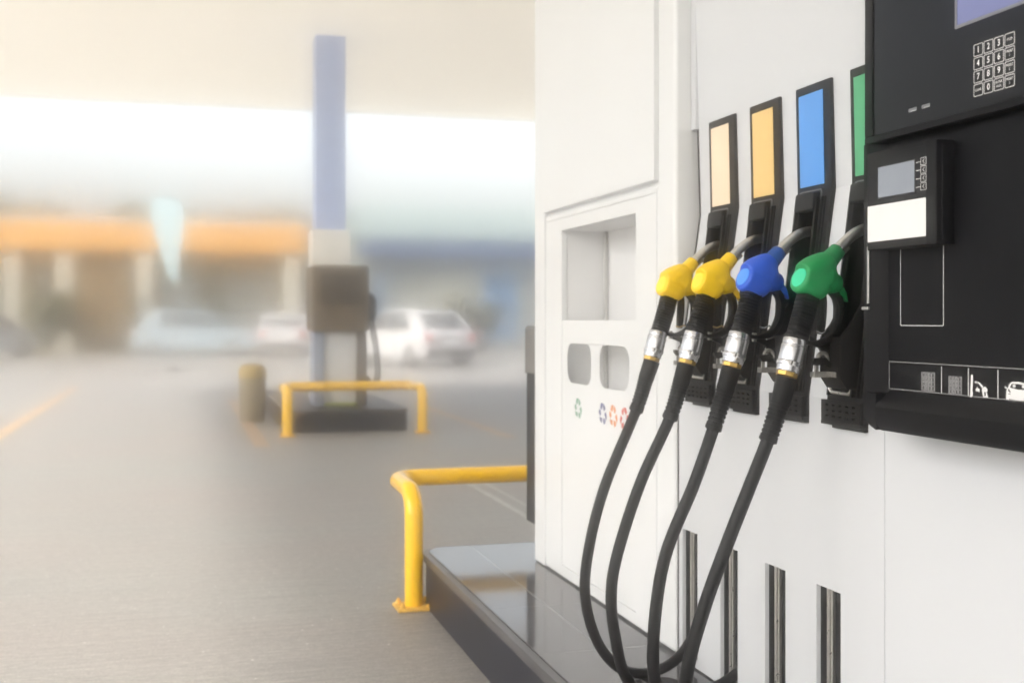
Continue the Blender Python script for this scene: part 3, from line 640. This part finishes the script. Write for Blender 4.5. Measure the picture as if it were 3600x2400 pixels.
for pts, lab in zip(HP, HL):
    t = thing('fuel_hose', lab, 'fuel hose', pts[0], 0, 'black fuel hoses'); off = Vector(pts[0])
    cv = catmull(pts, 24)
    cuff = cv[0:27]
    MB().tube(cuff, lambda u: .0240 - .0012 * u if u < .97 else .021, 28).build('cuff', RUB, t, off=off, smooth=50)
    # ribbed strain relief
    seg = catmull(cv[25:49], 9); n = len(seg)
    def ribbed(i, a, n=n):
        u = i / (n - 1)
        if u > .9: return 1.16 if u < .985 else 1.0
        ph = (u / .9 * 9) % 1
        return 1.0 if ph < .34 else 1.12
    MB().tube(seg, lambda u: .0205 - .0022 * u, 26, fn=ribbed).build('strain_relief', RUB, t, off=off, smooth=35)
    MB().tube(cv[46:], .0154, 22).build('hose', HOSE, t, off=off, smooth=60)

# ------------------------------------------------------------------ canopy overhead
CANW = P('canopy_white', (.90, .89, .85), .48, var=.02, scale=.6, rvar=.03, coat=1., spec=.7)
CANW.node_tree.nodes['Principled BSDF'].inputs['Coat Roughness'].default_value = .38
BLUE = P('column_blue', (.48, .58, .88), .4, var=.04)
ca = thing('canopy', 'wide cream white forecourt canopy roof carried by blue columns', 'canopy', (1, 2, 0)); K0 = ca.location
# roof underside sheet; its translucency is added to brighten the ceiling
SOFFIT, nt, pb = nodes('brightened_soffit')
pb.inputs['Base Color'].default_value = (.88, .86, .80, 1); pb.inputs['Roughness'].default_value = .5
tl = nt.nodes.new('ShaderNodeBsdfTranslucent'); tl.inputs['Color'].default_value = (1, .95, .84, 1)
mx = nt.nodes.new('ShaderNodeMixShader'); mx.inputs[0].default_value = .115
nt.links.new(pb.outputs[0], mx.inputs[1]); nt.links.new(tl.outputs[0], mx.inputs[2]); nt.links.new(mx.outputs[0], nt.nodes['Material Output'].inputs['Surface'])
sf = MB(); sf.add([(-5.9, -9, 4.95), (5, -9, 4.95), (5, 20.3, 4.95), (-5.9, 20.3, 4.95)], [(0, 1, 2, 3)]); sf.build('soffit', SOFFIT, ca, off=K0, smooth=0)
fa = MB().box((-5.98, -9.08, 4.92), (-5.901, 20.38, 5.55)); fa.box((5.001, -9.08, 4.92), (5.08, 20.38, 5.55)); fa.box((-5.9, 20.301, 4.92), (5.0, 20.38, 5.55)); fa.box((-5.9, -9.08, 4.92), (5.0, -9.001, 5.55))
fa.build('fascia', CANW, ca, off=K0, smooth=0)
for y in (15.2, -5.5):
    c = MB().box((.15, y - .19, 2.46), (.53, y + .19, 4.9495)).build('column', BLUE, ca, .01, off=K0)
    MB().box((.10, y - .24, .28), (.58, y + .24, 2.4595)).build('column_sleeve', CANW, c, .01, off=K0)

# ------------------------------------------------------------------ the next pump island
island('pump_island', 'dark far pump island under the blue column', -.34, 13.62, 1.1, 17.6, .26, .12, tile=KERB)
guard_rail('far yellow guard rail round the island with the brown dispenser', -.36, 1.18, 13.25, 13.9, .52, .055, 'yellow island guard rails')
BRN = P('brown_grey_panel', (.12, .09, .055), .45, var=.1)
pd = thing('fuel_dispenser', 'far fuel dispenser with dark brown head on the next island', 'fuel dispenser', (.36, 14.4, .26)); o0 = pd.location
MB().box((.0, 14.1, 1.16), (.70, 14.75, 1.97)).build('head', BRN, pd, .05, 3, off=o0)
MB().box((.04, 14.2, .262), (.16, 14.7, 1.159)).build('leg', P('blue_grey_leg', (.25, .30, .40), .4), pd, .01, off=o0)
MB().box((.56, 14.2, .262), (.68, 14.7, 1.159)).build('leg', P('dark_leg', (.10, .085, .075), .4), pd, .01, off=o0)
MB().box((.1605, 14.25, .30), (.5595, 14.65, 1.1589)).build('side_panel', WHITE, pd, .004, off=o0)
MB().box((.1605, 14.24, .2625), (.5595, 14.68, .2995)).build('base_strip', P('lime_strip', (.35, .42, .06), .5), pd, off=o0)
MB().box((.12, 14.085, 1.5), (.58, 14.0995, 1.85)).build('display', P('dim_display', (.07, .055, .04), .4), pd, .004, off=o0)
for yy in (14.25, 14.5):
    nzl = MB().tube(catmull([(.70, yy, 1.62), (.76, yy, 1.58), (.775, yy, 1.45), (.76, yy, 1.30)], 5), .03, 10); nb = nzl.build('nozzle', BLACK, pd, off=o0)
    MB().tube(catmull([(.76, yy, 1.30), (.82, yy, .95), (.84, yy, .62), (.78, yy, .50), (.69, yy, .62)], 6), .015, 8).build('hose', HOSE, nb, off=o0)
lb = thing('litter_bin', 'yellow and brown litter bin standing beside the far guard rail', 'litter bin', (-.62, 15.4, 0)); o0 = lb.location
MB().lathe((-.62, 15.4, 0), (0, 0, 1), [(0, .15), (.02, .16), (.56, .17), (.56, .14)], 24).build('drum', P('bin_brown', (.24, .20, .13), .6), lb, off=o0)
MB().lathe((-.62, 15.4, .5605), (0, 0, 1), [(0, .175), (.10, .175), (.16, .14), (.18, .05)], 24).build('lid', P('bin_mustard', (.36, .25, .06), .6), lb, off=o0)

# ------------------------------------------------------------------ shop with an orange fascia
def shop_window(parent, off, x0, x1, z0, z1, y, glass, frame):
    w = .07
    m = MB(); m.prism([(x0, z0), (x1, z0), (x1, z1), (x0, z1)], 'y', y - .06, y - .002, [[(x0 + w, z0 + w), (x1 - w, z0 + w), (x1 - w, z1 - w), (x0 + w, z1 - w)]])
    f = m.build('window', frame, parent, off=off, smooth=0)
    MB().box((x0 + w, y - .04, z0 + w), (x1 - w, y - .003, z1 - w)).build('pane', glass, f, off=off, smooth=0)
PANE = P('shop_glass', (.10, .115, .12), .08, var=.1, scale=.5)
PALEG = P('pale_blind_glass', (.28, .29, .26), .3, var=.1, scale=.5)
OLIVE = P('olive_frame', (.13, .12, .06), .5)
CREAM = P('cream_render', (.45, .43, .37), .7, var=.05, scale=.8)
ORF = P('orange_fascia', (.50, .235, .025), .45, var=.08, scale=.3)
sh = thing('shop_building', 'station shop with long orange fascia and pale pillars', 'shop', (-7, 52, 0)); o0 = sh.location
MB().box((-20, 48.2, 0), (3.1, 56, 4.6)).build('wall', P('shop_wall', (.33, .27, .13), .7, var=.1, scale=.6), sh, off=o0)
MB().box((-20.3, 46.6, 3.95), (3.3, 48.1995, 5.02)).build('fascia', ORF, sh, .03, off=o0)
MB().box((-20.2, 47.0, 5.0205), (3.2, 56, 5.25)).build('roof', P('roof_grey', (.28, .29, .28), .7), sh, off=o0)
for x in (-11.5, -7.6, -5.75, -2.9, 2.7):
    MB().box((x - .3, 46.75, 0), (x + .3, 47.35, 3.949)).build('pillar', CREAM, sh, .02, off=o0)
for x0, x1, gl in ((-19, -16.4, PANE), (-16, -12.3, PALEG), (-10.8, -8.2, PANE), (-7.0, -6.3, PALEG), (-2.3, -.7, PALEG), (.1, 2.2, PALEG)):
    shop_window(sh, o0, x0, x1, .35, 3.3, 48.199, gl, OLIVE)
dd = MB().box((-.55, 48.12, 0), (-.02, 48.1985, 3.4)).build('door', OLIVE, sh, off=o0)
sg = thing('notice_board', 'brown wooden notice board standing before the shop window', 'notice board', (-4.4, 46.2, 0)); o1 = sg.location
MB().box((-5.3, 46.15, .55), (-3.5, 46.25, 3.1)).build('board', P('brown_wood', (.13, .08, .025), .6, var=.3, scale=3), sg, .01, off=o1)
for x in (-5.2, -3.6): MB().box((x - .05, 46.16, 0), (x + .05, 46.24, .5495)).build('post', OLIVE, sg, off=o1)

# ------------------------------------------------------------------ building with a blue fascia
BLF = P('blue_fascia', (.006, .028, .14), .45, var=.06, scale=.4)
bb = thing('workshop_building', 'grey workshop building with blue fascia behind the white car', 'building', (14, 54, 0)); o0 = bb.location
MB().box((6.3, 51.5, 0), (26, 58, 4.95)).build('wall', P('grey_render', (.22, .235, .215), .7, var=.08, scale=.5), bb, off=o0)
MB().box((6.0, 50.8, 4.12), (26.2, 51.499, 4.8)).build('fascia', BLF, bb, .02, off=o0)
MB().prism([(51.0, 4.9505), (58.2, 4.9505), (56.5, 6.5), (52.6, 6.5)], 'x', 6.1, 26.1).build('roof', P('pale_roof', (.15, .19, .19), .6), bb, off=o0)
BGL = P('blue_glass', (.08, .17, .33), .15, var=.1, scale=.5)
for x0, x1, gl in ((6.6, 7.3, BGL), (8.6, 9.0, PANE), (9.4, 11.3, PALEG), (11.6, 13.4, BGL), (14, 17, PANE), (18, 22, PANE)):
    shop_window(bb, o0, x0, x1, .3, 3.5, 51.499, gl, CREAM)

# ------------------------------------------------------------------ feather flag
fl = thing('feather_flag', 'pale cyan feather flag leaning before the orange fascia', 'flag', (-1.75, 31.3, 0)); o0 = fl.location
cl = [(-1.72, 2.2), (-1.60, 2.35), (-1.52, 3.0), (-1.45, 3.8), (-1.50, 4.35), (-1.80, 4.5), (-2.18, 4.45), (-2.30, 4.1), (-2.12, 3.4), (-1.92, 2.7)]
MB().prism(cl, 'y', 31.29, 31.31).build('cloth', P('flag_cyan', (.32, .44, .48), .7, var=.05), fl, off=o0)
MB().tube(catmull([(-1.66, 31.27, 0.02), (-1.62, 31.27, 1.5), (-1.56, 31.27, 3.0), (-1.46, 31.27, 3.9), (-1.62, 31.27, 4.48), (-2.15, 31.27, 4.5)], 6), .02, 8).build('pole', SILVER, fl, off=o0)
MB().lathe((-1.66, 31.27, 0), (0, 0, 1), [(0, .3), (.03, .3), (.05, .06), (.12, .04)], 20).build('foot', BLACK, fl, off=o0)

# ------------------------------------------------------------------ cars
CARW = P('car_white', (.42, .42, .43), .25, var=.02, coat=.8)
CARS = P('car_silver_blue', (.27, .33, .38), .25, .2, coat=.8)
TYRE = P('tyre', (.015, .015, .016), .75); RIM = P('wheel_rim', (.5, .5, .5), .3, .8)
WIN = P('car_glass', (.03, .035, .04), .06); REDL = P('tail_lamp', (.5, .02, .02), .2); LAMP = P('head_lamp', (.75, .75, .75), .1)
def car(label, x, y, rz, paint, h=1.6, L=4.2, W=1.78):
    t = thing('parked_car', label, 'car', (x, y, 0), rz, 'cars parked by the shops')
    pr = [(-L / 2, .32), (-L / 2 + .02, .78), (-L / 2 + .5, .98), (-L / 2 + 1.05, 1.03), (-L / 2 + 1.75, h - .04), (-L / 2 + 2.3, h), (L / 2 - .9, h - .03), (L / 2 - .22, 1.05), (L / 2 - .03, .9), (L / 2, .36), (L / 2 - .1, .24), (-L / 2 + .1, .24)]
    # cross-sections narrow towards the roof
    m = MB(); fr = []
    for s_ in (-1, -.92, .92, 1):
        fr.append([(s_ * W / 2 * (1 - (.16 * max(0, zz - .9) / (h - .9))), yy * (1 if abs(s_) < .95 else .975), zz if abs(s_) < .95 else .03 + zz * .97) for yy, zz in pr])
    m.ring(fr); m.build('body', paint, t, .04, 3)
    def pane(pts, nm, mt): m = MB(); m.add(pts, [tuple(range(len(pts)))]); o = m.build(nm, mt, t, smooth=0); md = o.modifiers.new('t', 'SOLIDIFY'); md.thickness = .012; md.offset = 0
    wz = h - .12
    pane([(-.62, L / 2 - .235, 1.09), (.62, L / 2 - .235, 1.09), (.56, L / 2 - .80, wz), (-.56, L / 2 - .80, wz)], 'rear_window', WIN)
    pane([(-.66, -L / 2 + 1.08, 1.08), (.66, -L / 2 + 1.08, 1.08), (.58, -L / 2 + 1.66, wz), (-.58, -L / 2 + 1.66, wz)], 'windscreen', WIN)
    for s_ in (-1, 1):
        xa, xb = s_ * (W / 2 - .028), s_ * (W / 2 - .115)
        for a, b, c, d in ((-.98, -.02, -.42, -.02), (.06, 1.25, .06, .95)):
            pane([(xa, a, 1.06), (xa, b, 1.06), (xb, d, wz), (xb, c, wz)], 'side_window', WIN)
        MB().box((s_ * (W / 2 - .30), L / 2 - .035, .72), (s_ * (W / 2 - .10), L / 2 + .012, .93)).build('tail_lamp', REDL, t, .01)
        MB().box((s_ * (W / 2 - .36), -L / 2 - .012, .62), (s_ * (W / 2 - .10), -L / 2 + .04, .78)).build('headlight', LAMP, t, .01)
        MB().box((s_ * (W / 2 - .03), -.98, 1.02), (s_ * (W / 2 + .15), -.86, 1.16)).build('wing_mirror', paint, t, .02)
        for yy in (-L / 2 + .82, L / 2 - .78):
            wl = MB().lathe((s_ * (W / 2 - .20), yy, .31), (s_, 0, 0), [(0, .2), (0, .29), (.03, .31), (.19, .31), (.215, .29), (.215, .2)], 28).build('wheel', TYRE, t)
            MB().lathe((s_ * (W / 2 - .0), yy, .31), (s_, 0, 0), [(0, .2), (.012, .2), (.02, .08), (.02, .001)], 20).build('rim', RIM, wl)
    MB().box((-.75, L / 2 - .01, .34), (.75, L / 2 + .03, .50)).build('bumper', BLACK, t, .02)
    MB().box((-.26, L / 2 - .005, .62), (.26, L / 2 + .014, .74)).build('number_plate', MARK, t)
    return t
car('white hatchback standing right of the far pump head', 4.9, 33.2, R(200), CARW, 1.62)
car('pale blue car parked across the shop front beneath the flag', -.9, 44.6, R(75), CARS, 1.7, 4.5)
car('white car half hidden behind the far dispenser', 2.2, 43.0, R(170), CARW, 1.55)
car('white car parked at the far left before the shop', -8.1, 42.2, R(150), CARW, 1.6)

# ------------------------------------------------------------------ trees and shrubs
LEAF = [P('leaf_a', (.045, .075, .028), .6, var=.35, scale=1.5), P('leaf_b', (.065, .085, .03), .6, var=.35, scale=1.5), P('leaf_c', (.085, .075, .025), .6, var=.35, scale=1.5)]
BARK = P('bark', (.09, .07, .05), .8, var=.3)
def crown_mb(rx, rz, zc, n, leaf, seed):
    rd_ = random.Random(seed); m = MB(); lumps = []
    for k in range(9):
        a = rd_.random() * 6.283; e = rd_.uniform(-.6, .9); q = rd_.uniform(.35, .75)
        lumps.append((rx * q * math.cos(a) * math.cos(e), rx * q * math.sin(a) * math.cos(e), zc + rz * q * math.sin(e), rd_.uniform(.35, .6)))
    for k in range(n):
        lx, ly, lz, lr = rd_.choice(lumps)
        d = Vector((rd_.gauss(0, 1), rd_.gauss(0, 1), rd_.gauss(0, 1))).normalized() * (rd_.random() ** .4)
        c = Vector((lx + d.x * lr * rx, ly + d.y * lr * rx, lz + d.z * lr * rz))
        u = Vector((rd_.gauss(0, 1), rd_.gauss(0, 1), rd_.gauss(0, .7))).normalized(); v = u.cross(Vector((rd_.gauss(0, 1), rd_.gauss(0, 1), rd_.gauss(0, 1)))).normalized()
        s_ = leaf * rd_.uniform(.6, 1.2)
        m.add([c - u * s_, c + v * s_ * .55, c + u * s_, c - v * s_ * .55], [(0, 1, 2, 3)])
    return m
protos = []
for k in range(3):
    t = thing('broadleaf_tree', '', 'tree', (0, 0, -50), 0, 'trees behind the shops')
    m = MB().tube([(0, 0, 0), (.05, .02, 1.2), (.0, .05, 2.6), (.1, 0, 4.2), (.1, .1, 5.4)], [.24, .19, .15, .1, .03], 9)
    for a in (0, 2.1, 4.2): m.tube([(0, .05, 2.4 + a * .2), (.7 * math.cos(a + k), .7 * math.sin(a + k), 3.6 + a * .2), (1.4 * math.cos(a + k), 1.4 * math.sin(a + k), 4.6 + a * .2)], [.09, .06, .02], 7)
    m.build('trunk', BARK, t)
    crown_mb(2.7, 2.2, 4.9, 1500, .26, 40 + k).build('crown', LEAF[k], t, smooth=0)
    protos.append(t)
NT = 24
for i in range(NT):
    t = protos[i] if i < 3 else copy_tree(protos[i % 3])
    t.location = (-46 + i * 3.55 + random.uniform(-.8, .8), 62 + random.uniform(-1.5, 4), 0)
    s_ = random.uniform(1.05, 1.17); t.scale = (1.1, 1.1, s_); t.rotation_euler = (0, 0, random.random() * 6)
    t['label'] = 'hazy green tree in the row behind the shop roofs'
def shrub(label, x, y, rx, h, leaf, pot=True):
    t = thing('shrub', label, 'shrub', (x, y, 0))
    if pot: MB().lathe((0, 0, 0), (0, 0, 1), [(0, rx * .45), (.45, rx * .55), (.5, rx * .58), (.5, rx * .5)], 20).build('planter', P('planter_grey', (.16, .15, .13), .7), t)
    m = MB()
    for a in range(5): m.tube([(0, 0, .3), (.3 * rx * math.cos(a * 1.25), .3 * rx * math.sin(a * 1.25), h * .5), (.6 * rx * math.cos(a * 1.25), .6 * rx * math.sin(a * 1.25), h * .8)], [.05, .03, .01], 6)
    m.build('stem', BARK, t)
    crown_mb(rx, h * .42, h * .58, 900, .13, int(x * 10) + 99).build('foliage', leaf, t, smooth=0)
shrub('dark olive shrub in a grey planter right of the white car', 9.6, 45.2, 1.45, 2.3, LEAF[2])
shrub('green bush growing left of the brown notice board', -6.0, 45.4, 1.1, 2.4, LEAF[1], False)
shrub('low green bush beside the pale pillar at the far left', -6.9, 44.6, .6, 1.0, LEAF[0], False)

# belt of trees along the left edge of the forecourt
m = MB(); rd_ = random.Random(5)
for k in range(26):
    x, y = -31 + rd_.uniform(-2, 2), -22 + k * 3.4 + rd_.uniform(-1, 1); h = 5.2 + 2.4 * (.5 + .5 * math.sin(k * .7 + 1)) * rd_.uniform(.7, 1)
    c = crown_mb(2.6, h * .45, h * .55, 520, .36, 700 + k); m.add([(v[0] + x, v[1] + y, v[2]) for v in c.v], c.f)
    m.tube([(x, y, 0), (x, y, h * .6)], [.2, .08], 6)
tag(m.build('wood', LEAF[0], smooth=0), kind='stuff')

# ------------------------------------------------------------------ air
hm = bpy.data.materials.new('haze'); hm.use_nodes = True; nt = hm.node_tree; nt.nodes.clear()
ho = nt.nodes.new('ShaderNodeOutputMaterial'); hv = nt.nodes.new('ShaderNodeVolumePrincipled')
hv.inputs['Color'].default_value = (1, .995, .985, 1); hv.inputs['Density'].default_value = .085; hv.inputs['Anisotropy'].default_value = .995
nt.links.new(hv.outputs[0], ho.inputs['Volume'])
tag(MB().box((-155, -50, -1), (155, 220, 10.2)).build('haze', hm, smooth=0), kind='stuff')

# ------------------------------------------------------------------ light
EL, AZ = 42, -28
w = bpy.data.worlds.new('World'); S.world = w; w.use_nodes = True; nt = w.node_tree
sk = nt.nodes.new('ShaderNodeTexSky'); sk.sky_type = 'NISHITA'; sk.sun_disc = False; sk.sun_elevation = R(EL); sk.sun_rotation = R(AZ - 90)
sk.air_density = 1.; sk.dust_density = 4.; sk.ozone_density = .6
hs = nt.nodes.new('ShaderNodeHueSaturation'); hs.inputs['Saturation'].default_value = .35
nt.links.new(sk.outputs[0], hs.inputs['Color']); nt.links.new(hs.outputs[0], nt.nodes['Background'].inputs[0]); nt.nodes['Background'].inputs[1].default_value = .13
sl = bpy.data.lights.new('sun', 'SUN'); sl.energy = 5; sl.angle = R(4); sl.color = (1, .95, .87)
so = bpy.data.objects.new('sun', sl); COL.objects.link(so)
sv = Vector((-math.cos(R(EL)) * math.cos(R(AZ)), math.cos(R(EL)) * math.sin(R(AZ)), math.sin(R(EL))))
so.rotation_euler = (-sv).to_track_quat('-Z', 'Y').to_euler()
S.view_settings.view_transform = 'Standard'; S.view_settings.look = 'None'; S.view_settings.exposure = 1.6; S.view_settings.gamma = 1
S.render.engine = 'CYCLES'
cy = S.cycles; cy.use_denoising = True; cy.max_bounces = 14; cy.diffuse_bounces = 6; cy.glossy_bounces = 5; cy.volume_bounces = 8; cy.transparent_max_bounces = 8
